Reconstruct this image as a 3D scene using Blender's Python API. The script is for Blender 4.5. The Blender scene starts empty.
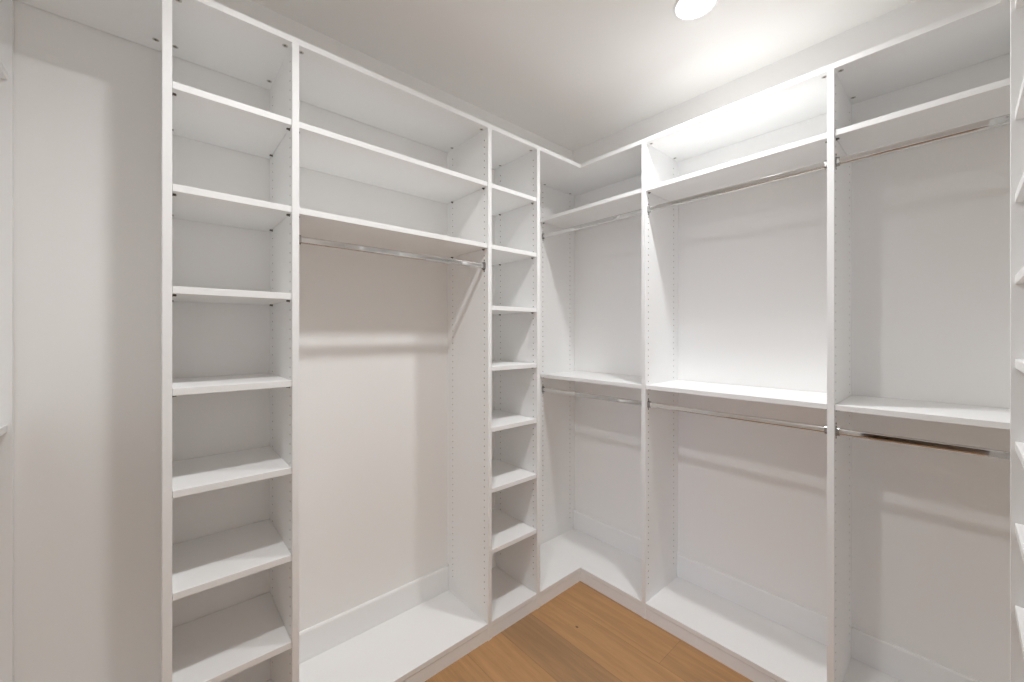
import bpy, bmesh
from math import radians, sin, cos, pi, floor
from mathutils import Vector

# ------------------------------------------------------------------ camera, light, exposure
S = bpy.context.scene
COL = S.collection
cam_d = bpy.data.cameras.new('camera')
cam = bpy.data.objects.new('camera', cam_d); COL.objects.link(cam); S.camera = cam
cam.location = (-1.8577, -1.4849, 1.4487)
cam.rotation_euler = (radians(90), 0, radians(48.3323 - 90))
cam_d.sensor_width = 36; cam_d.lens = 399.95 / 1024 * 36
cam_d.shift_y = -(341 - 334.2) / 1024
cam_d.clip_start = 0.01
S.view_settings.view_transform = 'Standard'; S.view_settings.look = 'None'
S.view_settings.gamma = 1; S.view_settings.use_curve_mapping = False
S.view_settings.exposure = 0.0
S.cycles.max_bounces = 32; S.cycles.diffuse_bounces = 32; S.cycles.glossy_bounces = 8   # white room: light keeps bouncing
LAMP_W = 8.0                      # glow of the lamps' diffusers
LAMP_P = (11.9, 11.0)                     # watts of the downlight behind each diffuser
LAMP_SPREAD = 160
LAMPS = [(-0.270, -0.789), (-1.560, -0.765)]
W = bpy.data.worlds.new('world'); S.world = W; W.use_nodes = True
bg = W.node_tree.nodes['Background']; bg.inputs[0].default_value = (0.62, 0.75, 1.0, 1); bg.inputs[1].default_value = 5.0

# ------------------------------------------------------------------ dimensions
H, D, T, CEIL = 2.4446, 0.355, 0.021, 2.75
TB = 0.014                        # baseboard thickness
BBH = 0.204
ZD = 0.080                        # top of the bottom deck
ZT = H - T                        # underside of the top panel
XD = -2.1675                       # front plane of the left run
YC = -1.5625                       # front plane of the near run
XW0, XW1, YW0, YW1 = XD - D, D, YC - D, D      # room walls
PITCH = 0.03244
HZ0 = 0.42 - T - 0.004
UF, UB = 0.030, 0.302             # hole columns (depth from the front)

# ------------------------------------------------------------------ materials
def mat(name):
    m = bpy.data.materials.new(name); m.use_nodes = True
    return m, m.node_tree.nodes, m.node_tree.links, m.node_tree.nodes['Principled BSDF']
def plain(name, col, rough, metal=0.0, var=0.0, bump=0.0, scale=60, spec=0.5, stretch=(1, 1, 1)):
    m, N, L, b = mat(name)
    b.inputs['Roughness'].default_value = rough; b.inputs['Metallic'].default_value = metal
    b.inputs['Specular IOR Level'].default_value = spec
    tc = N.new('ShaderNodeTexCoord'); mp = N.new('ShaderNodeMapping'); mp.inputs['Scale'].default_value = stretch
    no = N.new('ShaderNodeTexNoise'); no.inputs['Scale'].default_value = scale; no.inputs['Detail'].default_value = 4
    L.new(tc.outputs['Object'], mp.inputs[0]); L.new(mp.outputs[0], no.inputs['Vector'])
    mx = N.new('ShaderNodeMix'); mx.data_type = 'RGBA'
    mx.inputs[6].default_value = (*[c * (1 - var) for c in col], 1); mx.inputs[7].default_value = (*[min(1, c * (1 + var)) for c in col], 1)
    L.new(no.outputs['Fac'], mx.inputs[0]); L.new(mx.outputs[2], b.inputs['Base Color'])
    if bump:
        bp = N.new('ShaderNodeBump'); bp.inputs['Strength'].default_value = bump; bp.inputs['Distance'].default_value = 0.001
        L.new(no.outputs['Fac'], bp.inputs['Height']); L.new(bp.outputs[0], b.inputs['Normal'])
    return m
M_MEL = plain('white_melamine', (0.885, 0.886, 0.884), 0.42, var=0.012, bump=0.06, scale=90, spec=0.35)
M_WALL = plain('painted_wall', (0.885, 0.879, 0.869), 0.75, var=0.008, bump=0.10, scale=160, spec=0.2)
M_HALL = plain('taupe_paint', (0.20, 0.17, 0.15), 0.7, var=0.02, bump=0.1, scale=120, spec=0.2)
M_CEIL = plain('painted_ceiling', (0.885, 0.876, 0.862), 0.85, var=0.006, bump=0.08, scale=140, spec=0.15)
M_TRIM = plain('trim_paint', (0.885, 0.885, 0.883), 0.4, var=0.005, scale=40, spec=0.35)
M_CHROME = plain('polished_chrome', (0.70, 0.69, 0.68), 0.06, metal=1.0, var=0.01, scale=20)
M_FLANGE = plain('flange_chrome', (0.40, 0.39, 0.38), 0.18, metal=1.0, var=0.02, scale=40)
M_CORE = plain('particleboard_core', (0.30, 0.24, 0.18), 0.8, var=0.2, scale=400)
M_PIN = plain('dark_steel', (0.16, 0.14, 0.12), 0.4, metal=0.7, var=0.05, scale=200)
M_CAM = plain('zinc_cam', (0.62, 0.60, 0.57), 0.35, metal=0.8, var=0.1, scale=300)

def floor_mat():
    m, N, L, b = mat('oak_planks')
    def math(op, a, c=None, d=None):
        n = N.new('ShaderNodeMath'); n.operation = op
        for i, v in enumerate((a, c, d)):
            if v is None: continue
            if isinstance(v, (int, float)): n.inputs[i].default_value = v
            else: L.new(v, n.inputs[i])
        return n.outputs[0]
    tc = N.new('ShaderNodeTexCoord'); sp = N.new('ShaderNodeSeparateXYZ'); L.new(tc.outputs['Object'], sp.inputs[0])
    x, y = sp.outputs[0], sp.outputs[1]
    u = math('DIVIDE', math('ADD', x, 0.006), 0.2)
    ix = math('FLOOR', u); fx = math('FRACT', u)
    off = math('FRACT', math('MULTIPLY', math('SINE', math('MULTIPLY_ADD', ix, 12.9898, OFF_SEED)), 43.758))
    v = math('ADD', math('DIVIDE', y, 1.9), off)
    iy = math('FLOOR', v); fy = math('FRACT', v)
    tone = math('FRACT', math('MULTIPLY', math('SINE', math('ADD', math('MULTIPLY_ADD', ix, 7.233, TONE_SEED), math('MULTIPLY', iy, 3.71))), 91.37))
    # grain
    cb = N.new('ShaderNodeCombineXYZ')
    L.new(math('MULTIPLY_ADD', tone, 17.0, math('MULTIPLY', x, 34.0)), cb.inputs[0]); L.new(math('MULTIPLY', y, 2.2), cb.inputs[1]); L.new(math('MULTIPLY', tone, 9.0), cb.inputs[2])
    n1 = N.new('ShaderNodeTexNoise'); n1.inputs['Scale'].default_value = 1.0; n1.inputs['Detail'].default_value = 7; n1.inputs['Roughness'].default_value = 0.6; n1.inputs['Distortion'].default_value = 0.6
    L.new(cb.outputs[0], n1.inputs['Vector'])
    cb2 = N.new('ShaderNodeCombineXYZ'); L.new(math('MULTIPLY', x, 420.0), cb2.inputs[0]); L.new(math('MULTIPLY', y, 14.0), cb2.inputs[1])
    n2 = N.new('ShaderNodeTexNoise'); n2.inputs['Scale'].default_value = 1.0; n2.inputs['Detail'].default_value = 3; L.new(cb2.outputs[0], n2.inputs['Vector'])
    ramp = N.new('ShaderNodeValToRGB'); e = ramp.color_ramp.elements
    e[0].position = 0.0; e[0].color = (0.345, 0.203, 0.103, 1)
    e[1].position = 1.0; e[1].color = (0.485, 0.270, 0.122, 1)
    k = ramp.color_ramp.elements.new(0.45); k.color = (0.425, 0.235, 0.106, 1)
    L.new(math('MULTIPLY_ADD', math('SUBTRACT', n1.outputs['Fac'], 0.5), 0.9, tone), ramp.inputs[0])
    mul = math('ADD', math('MULTIPLY_ADD', n1.outputs['Fac'], 0.50, 0.61), math('MULTIPLY', n2.outputs['Fac'], 0.30))
    # seams between planks
    sx = math('MINIMUM', fx, math('SUBTRACT', 1.0, fx)); sy = math('MULTIPLY', math('MINIMUM', fy, math('SUBTRACT', 1.0, fy)), 9.5)
    seam = math('GREATER_THAN', math('MINIMUM', sx, sy), 0.006)
    # one small dark knot
    dx = math('ADD', x, 0.302); dy = math('ADD', y, 0.220)
    kn = math('GREATER_THAN', math('ADD', math('MULTIPLY', dx, dx), math('MULTIPLY', math('MULTIPLY', dy, dy), 0.4)), 0.000026)
    fac = math('MULTIPLY', math('MULTIPLY', mul, math('MULTIPLY_ADD', kn, 0.7, 0.3)), math('MULTIPLY_ADD', seam, 0.30, 0.70))
    vm = N.new('ShaderNodeVectorMath'); vm.operation = 'SCALE'
    L.new(ramp.outputs[0], vm.inputs[0]); L.new(fac, vm.inputs['Scale']); L.new(vm.outputs[0], b.inputs['Base Color'])
    b.inputs['Roughness'].default_value = 0.48; b.inputs['Specular IOR Level'].default_value = 0.35
    bp = N.new('ShaderNodeBump'); bp.inputs['Strength'].default_value = 0.12; bp.inputs['Distance'].default_value = 0.001
    L.new(math('MULTIPLY', fac, 1.0), bp.inputs['Height']); L.new(bp.outputs[0], b.inputs['Normal'])
    return m
def fr(v): return v - floor(v)
def find_seeds():
    best = None
    for i in range(4000):
        s = i * 0.01
        o = fr(sin(-1 * 12.9898 + s) * 43.758)              # a butt joint of the first plank near y=-0.6
        j = fr(-0.60 / 1.9 + o)
        err = min(j, 1 - j)
        for ix in (-2, -3, -4):                              # the next planks show none in view
            o2 = fr(sin(ix * 12.9898 + s) * 43.758)
            if floor(-0.02 / 1.9 + o2) != floor(-0.95 / 1.9 + o2): err += 1
        if best is None or err < best[0]: best = (err, s)
    so = best[1]; best = None
    def iy(ix, y): return floor(y / 1.9 + fr(sin(ix * 12.9898 + so) * 43.758))
    for i in range(4000):
        s = i * 0.01
        t = lambda ix, y: fr(sin(ix * 7.233 + s + iy(ix, y) * 3.71) * 91.37)
        err = abs(t(-1, -0.3) - 0.55) + abs(t(-1, -0.9) - 0.4) + abs(t(-2, -0.3) - 0.65) + 2 * abs(t(-3, -0.2) - 0.05) + abs(t(-4, -0.2) - 0.75)
        if best is None or err < best[0]: best = (err, s)
    return so, best[1]
OFF_SEED, TONE_SEED = find_seeds()
M_FLOOR = floor_mat()
def emit_mat():
    m, N, L, b = mat('lamp_diffuser')
    b.inputs['Base Color'].default_value = (0.9, 0.9, 0.9, 1)
    b.inputs['Emission Color'].default_value = (1.0, 0.99, 0.975, 1); b.inputs['Emission Strength'].default_value = LAMP_W
    return m
M_EMIT = emit_mat()

# ------------------------------------------------------------------ helpers
def build(name, bm, material, parent=None, smooth=False):
    bmesh.ops.remove_doubles(bm, verts=bm.verts, dist=1e-6)
    bmesh.ops.recalc_face_normals(bm, faces=bm.faces)
    me = bpy.data.meshes.new(name); bm.to_mesh(me); bm.free()
    if smooth:
        for p in me.polygons: p.use_smooth = True
    me.materials.append(material)
    o = bpy.data.objects.new(name, me); COL.objects.link(o)
    if parent is not None:
        o.parent = parent
        w = Vector((0, 0, 0)); q = parent
        while q is not None: w += q.location; q = q.parent
        o.location = -w                     # geometry is written in room coordinates
    return o
def add_box(bm, a, b):
    x0, x1 = sorted((a[0], b[0])); y0, y1 = sorted((a[1], b[1])); z0, z1 = sorted((a[2], b[2]))
    v = [bm.verts.new(p) for p in ((x0,y0,z0),(x1,y0,z0),(x1,y1,z0),(x0,y1,z0),(x0,y0,z1),(x1,y0,z1),(x1,y1,z1),(x0,y1,z1))]
    for f in ((0,1,2,3),(4,5,6,7),(0,1,5,4),(1,2,6,5),(2,3,7,6),(3,0,4,7)): bm.faces.new([v[i] for i in f])
def box(a, b, bev=0.0):
    bm = bmesh.new(); add_box(bm, a, b)
    if bev: 
        bmesh.ops.recalc_face_normals(bm, faces=bm.faces)
        bmesh.ops.bevel(bm, geom=bm.edges[:], offset=bev, segments=1, affect='EDGES')
    return bm
def add_prism(bm, pts, z0, z1):
    lo = [bm.verts.new((x, y, z0)) for x, y in pts]; hi = [bm.verts.new((x, y, z1)) for x, y in pts]
    bm.faces.new(lo); bm.faces.new(hi); n = len(pts)
    for i in range(n): bm.faces.new((lo[i], lo[(i+1) % n], hi[(i+1) % n], hi[i]))
def add_loft(bm, rings, cap=True):
    vs = [[bm.verts.new(p) for p in r] for r in rings]; n = len(vs[0])
    for a, b in zip(vs, vs[1:]):
        for i in range(n): bm.faces.new((a[i], a[(i+1) % n], b[(i+1) % n], b[i]))
    if cap: bm.faces.new(vs[0]); bm.faces.new(vs[-1])
def tag(o, label, cat, group=None):
    o['label'] = label; o['category'] = cat
    if group: o['group'] = group
    return o
def struct(name, bm, m): 
    o = build(name, bm, m); o['kind'] = 'structure'; return o
def thing(name, loc, label, cat, group=None):
    o = bpy.data.objects.new(name, None); COL.objects.link(o); o.location = loc; o.empty_display_size = 0.1
    return tag(o, label, cat, group)

# runs: a Frame turns (s along the wall, u depth from the front, z) into the room
class Frame:
    def __init__(s, o, ds, du): s.o, s.ds, s.du = Vector((*o, 0)), Vector((*ds, 0)), Vector((*du, 0))
    def __call__(s, a, u, z): return s.o + s.ds * a + s.du * u + Vector((0, 0, z))
FA = Frame((0, 0), (1, 0), (0, 1))            # back run:  s = x
FB = Frame((0, 0), (0, 1), (1, 0))            # right run: s = y
FC = Frame((0, YC), (1, 0), (0, -1))          # near run:  s = x
FD = Frame((XD, 0), (0, 1), (-1, 0))          # left run:  s = y

def panel(F, s0, parent, z1=ZT, u_end=D, notch=True, t=T, name='side_panel', u0=0.0, holes=(True, True)):
    """upright panel with two drilled columns of shelf pin holes on both faces"""
    g = 0.010
    us = [u0, UF - g, UF + g, UB - g, UB + g, u_end - TB - 0.001, u_end]
    zs = [0.0, ZD]
    rows = []
    z = HZ0 - PITCH * 7
    while z - PITCH / 2 < ZD + 0.02: z += PITCH
    zz = z - PITCH / 2
    while zz + PITCH < z1 - 0.03:
        rows.append(zz); zz += PITCH
    zs += rows + [zz]
    zs.append(z1)
    nz = min(q for q in zs if q > BBH + 0.001)
    bm = bmesh.new(); cache = {}
    def V(side, u, z):
        k = (side, round(u, 5), round(z, 5))
        if k not in cache: cache[k] = bm.verts.new(F(s0 + side * t, u, z))
        return cache[k]
    rowset = {round(r, 5) for r in rows}
    filled = {}
    for i in range(len(us) - 1):
        for j in range(len(zs) - 1):
            filled[i, j] = not (notch and i == len(us) - 2 and zs[j] < nz - 1e-6)
    for i in range(len(us) - 1):
        for j in range(len(zs) - 1):
            if not filled[i, j]: continue
            a, b, c, d = us[i], us[i+1], zs[j], zs[j+1]
            for side in (0, 1):
                hole = i in (1, 3) and round(c, 5) in rowset and abs(d - c - PITCH) < 1e-4 and holes[side]
                if not hole:
                    bm.faces.new([V(side, a, c), V(side, b, c), V(side, b, d), V(side, a, d)]); continue
                uc, zc, r, dep = (a+b)/2, (c+d)/2, 0.0031, 0.009
                corner = [V(side, a, c), V(side, b, c), V(side, b, d), V(side, a, d)]
                sw = s0 + side * t; si = sw + (dep if side == 0 else -dep)
                ring = []; deep = []
                for k in range(8):
                    an = radians(-135 + 45 * k)
                    ring.append(bm.verts.new(F(sw, uc + r * cos(an), zc + r * sin(an))))
                    deep.append(bm.verts.new(F(si, uc + r * cos(an), zc + r * sin(an))))
                for q in range(4):
                    A, B = corner[q], corner[(q+1) % 4]
                    r0, r1, r2 = ring[2*q], ring[2*q+1], ring[(2*q+2) % 8]
                    bm.faces.new([A, B, r2, r1, r0])
                for k in range(8): bm.faces.new([ring[k], ring[(k+1) % 8], deep[(k+1) % 8], deep[k]]).material_index = 1
                bm.faces.new(deep).material_index = 1
            for (ii, jj, p, q) in ((i-1, j, (a, c), (a, d)), (i+1, j, (b, c), (b, d)), (i, j-1, (a, c), (b, c)), (i, j+1, (a, d), (b, d))):
                if not filled.get((ii, jj), False):
                    bm.faces.new([V(0, *p), V(0, *q), V(1, *q), V(1, *p)])
    o = build(name, bm, M_MEL, parent); o.data.materials.append(M_CORE)   # bored holes bare the board's core
    return o

def shelf(F, s0, s1, ztop, parent, uf=0.004, ub=D - 0.004, name='shelf', pins=True):
    o = build(name, box(F(s0 + 0.0008, uf, ztop - T), F(s1 - 0.0008, ub, ztop), 0.0009), M_MEL, parent)
    if pins:
        for s, d in ((s0, 1), (s1, -1)):
            for u in (UF + 0.004, UB):
                bm = bmesh.new(); zc = ztop - T - 0.0032
                rr = lambda ss, r: [F(ss, u + r * cos(k * pi / 4), zc + r * sin(k * pi / 4)) for k in range(8)]
                add_loft(bm, [rr(s, 0.0024), rr(s, 0.0045), rr(s + d * 0.002, 0.0045), rr(s + d * 0.002, 0.0028), rr(s + d * 0.010, 0.0028)])
                add_box(bm, F(s + d * 0.001, u - 0.003, zc + 0.0005), F(s + d * 0.009, u + 0.003, zc + 0.0030))
                build('shelf_pin', bm, M_PIN, o)
    return o

def oval(F, s, u, z, hw, hh, n=10):
    """upright oval (stadium) section of a wardrobe rod"""
    pts = []
    for k in range(n + 1):
        a = pi * k / n; pts.append((hw * cos(a), hh - hw + hw * sin(a)))
    for k in range(n + 1):
        a = pi + pi * k / n; pts.append((hw * cos(a), -(hh - hw) + hw * sin(a)))
    return [F(s, u + p, z + q) for p, q in pts]
def rod(F, s0, s1, zc, parent, u=UF):
    bm = bmesh.new(); HW, HH = 0.0075, 0.0130
    add_loft(bm, [oval(F, s0 + 0.004, u, zc, HW, HH), oval(F, s1 - 0.004, u, zc, HW, HH)])
    r = build('hanging_rod', bm, M_CHROME, parent, smooth=False)
    for s, d in ((s0, 1), (s1, -1)):
        bm = bmesh.new()
        add_loft(bm, [oval(F, s, u, zc, 0.0105, 0.0200), oval(F, s + d * 0.0025, u, zc, 0.0105, 0.0200), oval(F, s + d * 0.0030, u, zc, 0.0098, 0.0190)])
        add_loft(bm, [oval(F, s + d * 0.002, u, zc, 0.0092, 0.0168), oval(F, s + d * 0.011, u, zc, 0.0092, 0.0168), oval(F, s + d * 0.012, u, zc, 0.0080, 0.0158)])
        fl = build('rod_flange', bm, M_FLANGE, r)
        for q in (0.0275, -0.0245):                        # screw heads in the pin holes above and below
            bm = bmesh.new()
            rr = lambda ss, rad: [F(ss, u + rad * cos(k * pi / 5), zc + q + rad * sin(k * pi / 5)) for k in range(10)]
            add_loft(bm, [rr(s, 0.0040), rr(s + d * 0.0012, 0.0038), rr(s + d * 0.0024, 0.0022)])
            build('flange_screw', bm, M_PIN, fl)
    return r
def cam_locks(F, spots, parent):
    """round cam lock with a cross slot, let into the underside of the top panel"""
    for s, u in spots:
        bm = bmesh.new(); c = F(s, u, 0)
        rr = lambda z, r: [(c.x + r * cos(k * pi / 8), c.y + r * sin(k * pi / 8), z) for k in range(16)]
        add_loft(bm, [rr(ZT + 0.001, 0.0088), rr(ZT - 0.0008, 0.0088), rr(ZT - 0.0010, 0.0072), rr(ZT - 0.0002, 0.0066)])
        o = build('cam_lock', bm, M_CAM, parent)
        bm = bmesh.new()
        add_box(bm, (c.x - 0.0045, c.y - 0.0008, ZT - 0.0012), (c.x + 0.0045, c.y + 0.0008, ZT))
        add_box(bm, (c.x - 0.0008, c.y - 0.0045, ZT - 0.0012), (c.x + 0.0008, c.y + 0.0045, ZT))
        build('cam_slot', bm, M_PIN, o)
def top_piece(pts, parent):
    bm = bmesh.new(); add_prism(bm, pts, ZT, H); return build('top_panel', bm, M_MEL, parent)
def deck_piece(pts, parent):
    bm = bmesh.new(); add_prism(bm, pts, ZD - T, ZD); return build('bottom_panel', bm, M_MEL, parent)
GU = D - 0.004
DU = D - TB - 0.001
def rect(F, s0, s1, u0, u1): return [(F(a, u, 0).x, F(a, u, 0).y) for a, u in ((s0, u0), (s1, u0), (s1, u1), (s0, u1))]
def kick(F, s0, s1, parent): return build('toe_kick', box(F(s0, 0.0035, 0.0), F(s1, 0.020, ZD - T - 0.0030)), M_MEL, parent)
GRID = [0.420 + 0.2914 * k for k in range(7)]
UP, MID = 2.198, 1.190

# ------------------------------------------------------------------ room shell
WT = 0.12
bm = bmesh.new(); add_box(bm, (-6.2, -3.2, -0.05), (XW1 + WT, 1.2, 0)); struct('floor', bm, M_FLOOR)
bm = bmesh.new(); RC, SQ, RH = 0.069, 0.1, 0.022     # lamp opening radius, cell half-size, recess
xs = [-6.2] + sorted(v for lx, _ in LAMPS for v in (lx - SQ, lx + SQ)) + [XW1 + WT]
for i in range(len(xs) - 1):
    a, b = xs[i], xs[i+1]; lamp = [l for l in LAMPS if abs(l[0] - (a + b) / 2) < 1e-6]
    q = lambda x0, y0, x1, y1: bm.faces.new([bm.verts.new((x, y, CEIL)) for x, y in ((x0, y0), (x1, y0), (x1, y1), (x0, y1))])
    if not lamp: q(a, -3.2, b, 1.2); continue
    lx, ly = lamp[0]; q(a, -3.2, b, ly - SQ); q(a, ly + SQ, b, 1.2)
    outer = []; inner = []
    for k in range(48):
        c, n = cos(k * pi / 24), sin(k * pi / 24); m = SQ / max(abs(c), abs(n))
        outer.append(bm.verts.new((lx + c * m, ly + n * m, CEIL))); inner.append(bm.verts.new((lx + RC * c, ly + RC * n, CEIL)))
    for k in range(48): bm.faces.new((outer[k], outer[(k+1) % 48], inner[(k+1) % 48], inner[k]))
add_box(bm, (-6.2, -3.2, CEIL + 0.045), (XW1 + WT, 1.2, CEIL + 0.09)); struct('ceiling', bm, M_CEIL)
struct('wall_back', box((XW0 - WT, YW1, 0), (XW1 + WT, YW1 + WT, CEIL)), M_WALL)
struct('wall_right', box((XW1, YW0 - WT, 0), (XW1 + WT, YW1, CEIL)), M_WALL)
struct('wall_front', box((XW0 - WT, YW0 - WT, 0), (XW1, YW0, CEIL)), M_WALL)
DY0, DY1, DH = -1.66, -0.90, 2.05             # doorway in the left wall
bm = bmesh.new()
add_box(bm, (XW0 - WT, YW0, 0), (XW0, DY0, CEIL)); add_box(bm, (XW0 - WT, DY1, 0), (XW0, YW1, CEIL)); add_box(bm, (XW0 - WT, DY0, DH), (XW0, DY1, CEIL))
struct('wall_left', bm, M_WALL)
# baseboards (eased top)
def baseboard(name, F, s0, s1, ux):
    bm = bmesh.new()
    prof = [(ux, 0), (ux - TB, 0), (ux - TB, BBH - 0.006), (ux - TB + 0.004, BBH), (ux, BBH)]
    add_loft(bm, [[F(s0, u, z) for u, z in prof], [F(s1, u, z) for u, z in prof]])
    struct(name, bm, M_TRIM)
baseboard('baseboard_back', FA, XD + 0.001, -0.001, D)
baseboard('baseboard_right', FB, YW0, YW1, D)
baseboard('baseboard_front', FC, XW0, -0.001, D)
# door casing
bm = bmesh.new()
for x0, x1 in ((XW0, XW0 + 0.018), (XW0 - WT - 0.018, XW0 - WT)):
    add_box(bm, (x0, DY0 - 0.08, 0), (x1, DY0, DH + 0.08)); add_box(bm, (x0, DY1, 0), (x1, DY1 + 0.08, DH + 0.08)); add_box(bm, (x0, DY0, DH), (x1, DY1, DH + 0.08))
add_box(bm, (XW0 - WT, DY0, 0), (XW0, DY0 + 0.02, DH)); add_box(bm, (XW0 - WT, DY1 - 0.02, 0), (XW0, DY1, DH)); add_box(bm, (XW0 - WT, DY0 + 0.02, DH - 0.02), (XW0, DY1 - 0.02, DH))
struct('trim_1', bm, M_TRIM)
# the room beyond the doorway, with its window opening to the sky
bm = bmesh.new()
add_box(bm, (-6.2, 1.2, 0), (XW0 - WT, 1.3, CEIL)); add_box(bm, (-6.2, -3.3, 0), (XW0 - WT, -3.2, CEIL))
add_box(bm, (XW0 - WT - 0.05, -3.2, 0), (XW0 - WT, YW0 - WT, CEIL)); add_box(bm, (XW0 - WT - 0.05, YW1 + WT, 0), (XW0 - WT, 1.2, CEIL))
add_box(bm, (-6.3, -3.2, 0), (-6.2, -3.1, CEIL)); add_box(bm, (-6.3, -1.8, 0), (-6.2, 1.2, CEIL))
add_box(bm, (-6.3, -3.1, 0), (-6.2, -1.8, 0.5)); add_box(bm, (-6.3, -3.1, 2.3), (-6.2, -1.8, CEIL))
struct('wall_hall', bm, M_HALL)

# ------------------------------------------------------------------ back run
P1, P2, P3, P4 = -1.8445, -1.5180, -0.6865, -0.3580        # left faces of the four uprights
t1 = thing('shelf_tower', ((P1 + P2 + T) / 2, D / 2, 0), 'tall narrow white shelf tower at left, between bare wall and single-rod bay', 'shelves', 'open shelf towers')
panel(FA, P1, t1); panel(FA, P2, t1)
for z in GRID: shelf(FA, P1 + T, P2, z, t1)
top_piece(rect(FA, P1, P2 + T, 0, GU), t1); deck_piece(rect(FA, P1 + T, P2, 0.002, DU), t1); kick(FA, P1 + T, P2, t1)
cam_locks(FA, [(s, u) for s in (P1 + T + 0.014, P2 - 0.014) for u in (0.034, 0.288)], t1)

t2 = thing('hanging_cabinet', ((P2 + P3) / 2, D / 2, 0), 'white closet bay with one high chrome rod above an open space, between two shelf towers', 'closet')
for z in GRID[5:]: shelf(FA, P2 + T, P3, z, t2)
rod(FA, P2 + T, P3, 1.7740, t2)
top_piece(rect(FA, P2 + T, P3, 0, GU), t2); deck_piece(rect(FA, P2 + T, P3, 0.002, DU), t2); kick(FA, P2 + T, P3, t2)
cam_locks(FA, [(s, u) for s in (P2 + T + 0.014, P3 - 0.014) for u in (0.034, 0.288)], t2)

t3 = thing('shelf_tower', ((P3 + P4 + T) / 2, D / 2, 0), 'narrow white shelf tower beside the inner corner, right of the single-rod bay', 'shelves', 'open shelf towers')
panel(FA, P3, t3); panel(FA, P4, t3)
for z in GRID: shelf(FA, P3 + T, P4, z, t3)
top_piece(rect(FA, P3, P4 + T, 0, GU), t3); deck_piece(rect(FA, P3 + T, P4, 0.002, DU), t3); kick(FA, P3 + T, P4, t3)
cam_locks(FA, [(s, u) for s in (P3 + T + 0.014, P4 - 0.014) for u in (0.034, 0.288)], t3)

# ------------------------------------------------------------------ right run (s = y)
EP = YW1 - 0.001 - T                     # end panel standing against the back wall
Q1, Q2 = -0.4165, -1.1745                     # near faces of the two uprights
EC = YW0 + 0.001                         # end panel against the near wall
t4 = thing('corner_cabinet', (D / 2, 0, 0), 'white inner-corner closet bay with two chrome rods and a mid-height shelf', 'closet', 'double-rod closet bays')
panel(FB, EP, t4, name='end_panel', notch=True); panel(FB, Q1, t4)
for z in (UP, MID): shelf(FB, Q1 + T, EP, z, t4)
rod(FB, Q1 + T, EP, 2.0880, t4); rod(FB, Q1 + T, EP, 1.0890, t4)
top_piece([(P4 + T, 0), (0, 0), (0, Q1), (GU, Q1), (GU, GU), (P4 + T, GU)], t4)
deck_piece([(P4 + T, 0.002), (0.002, 0.002), (0.002, Q1 + T), (DU, Q1 + T), (DU, EP), (P4 + T, EP)], t4)
kick(FA, P4 + T, 0.021, t4); kick(FB, Q1 + T, 0.005, t4)
cam_locks(FB, [(s, u) for s in (Q1 + T + 0.014, EP - 0.014) for u in (0.034, 0.288)], t4)

t5 = thing('hanging_cabinet', (D / 2, (Q1 + Q2) / 2, 0), 'wide white double-rod closet bay in the middle of the right-hand wall', 'closet', 'double-rod closet bays')
panel(FB, Q2, t5)
for z in (UP, MID): shelf(FB, Q2 + T, Q1, z, t5)
rod(FB, Q2 + T, Q1, 2.0880, t5); rod(FB, Q2 + T, Q1, 1.0890, t5)
top_piece(rect(FB, Q2, Q1, 0, GU), t5); deck_piece(rect(FB, Q2 + T, Q1, 0.002, DU), t5); kick(FB, Q2 + T, Q1, t5)
cam_locks(FB, [(s, u) for s in (Q2 + T + 0.014, Q1 - 0.014) for u in (0.034, 0.288)], t5)

R2, R1 = -0.330, -0.330 - 2 * T - 0.306       # near run tower: right and left outer faces
t6 = thing('corner_cabinet', (D / 2, (Q2 + EC) / 2, 0), 'white double-rod closet bay furthest right, partly hidden behind the shoe tower at the frame edge', 'closet', 'double-rod closet bays')
panel(FB, EC, t6, name='end_panel', notch=True)
for z in (UP, MID): shelf(FB, EC + T, Q2, z, t6)
rod(FB, EC + T, Q2, 2.0880, t6); rod(FB, EC + T, Q2, 1.0890, t6)
top_piece([(0, Q2), (GU, Q2), (GU, YC - GU), (R2, YC - GU), (R2, YC), (0, YC)], t6)
deck_piece([(0.002, Q2), (DU, Q2), (DU, EC + T), (R2, EC + T), (R2, YC - 0.002), (0.002, YC - 0.002)], t6)
kick(FB, YC - 0.021, Q2, t6); kick(FC, R2, 0.005, t6)
cam_locks(FB, [(s, u) for s in (EC + T + 0.014, Q2 - 0.014) for u in (0.034, 0.288)], t6)

# ------------------------------------------------------------------ near run: shoe tower at the right edge of the picture
t7 = thing('shoe_tower', ((R1 + R2) / 2, YC - D / 2, 0), 'white tower of closely spaced shoe shelves cut off by the right edge of the picture', 'shelves')
panel(FC, R2 - T, t7); panel(FC, R1, t7)
for z in (0.234, 0.427, 0.620, 0.813, 1.006, 1.197, 1.390, 1.587, 1.778, 1.971, 2.231): shelf(FC, R1 + T, R2 - T, z, t7, uf=0.006)
top_piece(rect(FC, R1, R2, 0, GU), t7); deck_piece(rect(FC, R1 + T, R2 - T, 0.002, DU), t7); kick(FC, R1 + T, R2 - T, t7)
cam_locks(FC, [(s, u) for s in (R1 + T + 0.014, R2 - T - 0.014) for u in (0.034, 0.288)], t7)

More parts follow.
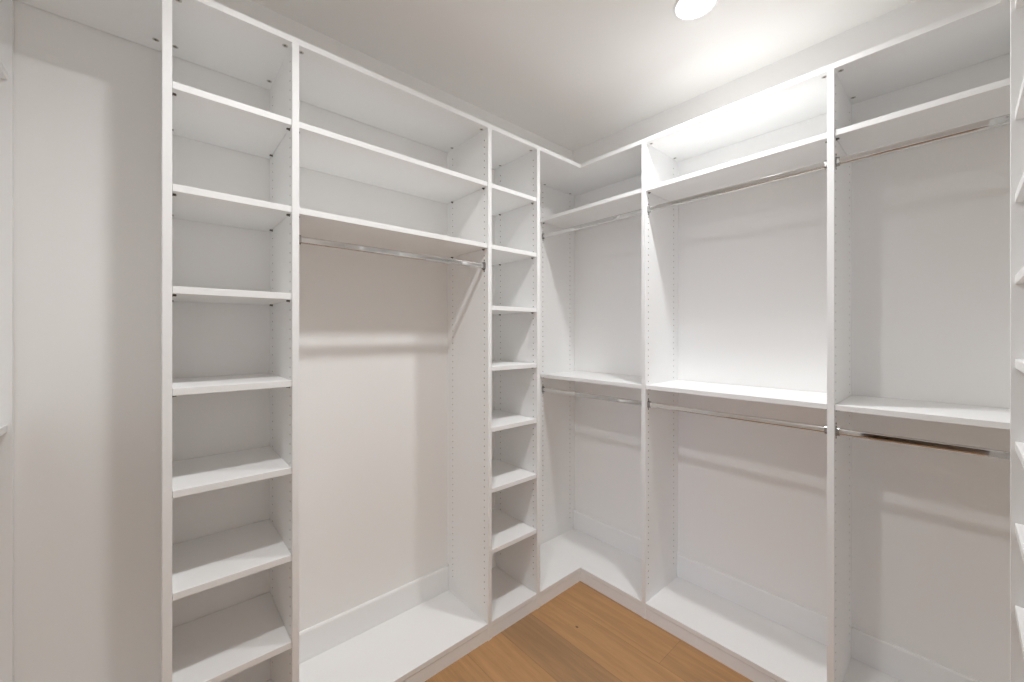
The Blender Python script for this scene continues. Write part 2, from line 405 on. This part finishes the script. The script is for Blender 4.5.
# ------------------------------------------------------------------ left run and the open bay beside the left tower
YE = -0.80
t8 = thing('corner_cabinet', (XD - D / 2, -0.2, 0), 'white closet bay at the far left edge, its end panel against the bare lit wall', 'closet')
panel(FD, EP, t8, name='end_panel', notch=True); panel(FD, YE, t8)
for z in (UP, MID): shelf(FD, YE + T, EP, z, t8, uf=0.008)
rod(FD, YE + T, EP, 2.0880, t8, u=0.052); rod(FD, YE + T, EP, 1.0890, t8, u=0.052)
top_piece([(P1, 0), (XD, 0), (XD, YE), (XD - GU, YE), (XD - GU, GU), (P1, GU)], t8)
deck_piece([(P1, 0.002), (XD - 0.002, 0.002), (XD - 0.002, YE + T), (XD - DU, YE + T), (XD - DU, EP), (P1, EP)], t8)
kick(FA, XD - 0.021, P1, t8); kick(FD, YE + T, 0.005, t8)
cam_locks(FA, [(P1 - 0.014, 0.034), (P1 - 0.014, 0.288)], t8)
cam_locks(FD, [(s, u) for s in (YE + T + 0.014,) for u in (0.034, 0.288)], t8)

# ------------------------------------------------------------------ recessed ceiling lamps
for i, (lx, ly) in enumerate(LAMPS):
    r = thing('ceiling_light', (lx, ly, CEIL), ('round recessed ceiling lamp with white trim, glowing at the top edge of the picture', 'round recessed ceiling lamp over the left half of the closet, out of frame')[i], 'lamp', 'recessed ceiling lamps')
    rr = lambda z, q: [(lx + q * cos(k * pi / 24), ly + q * sin(k * pi / 24), z) for k in range(48)]
    bm = bmesh.new()
    prof = [(CEIL + 0.0005, 0.0820), (CEIL - 0.003, 0.0810), (CEIL - 0.005, 0.0775), (CEIL - 0.004, 0.0710), (CEIL + 0.001, 0.0685), (CEIL + RH, 0.0650), (CEIL + 0.040, 0.0650)]
    add_loft(bm, [rr(z, q) for z, q in prof], cap=False)
    build('trim_ring', bm, M_TRIM, r, smooth=True)
    bm = bmesh.new(); add_loft(bm, [rr(CEIL + RH + 0.004, 0.0650), rr(CEIL + RH + 0.001, 0.0650), rr(CEIL + RH, 0.0630)])
    build('diffuser', bm, M_EMIT, r)
    ld = bpy.data.lights.new('downlight', 'AREA'); ld.shape = 'DISK'; ld.size = 0.105; ld.energy = LAMP_P[i]
    ld.color = (0.975, 0.99, 1.0); ld.spread = radians(LAMP_SPREAD)
    lo = bpy.data.objects.new('downlight', ld); COL.objects.link(lo); lo.parent = r; lo.location = (0, 0, RH - 0.002)
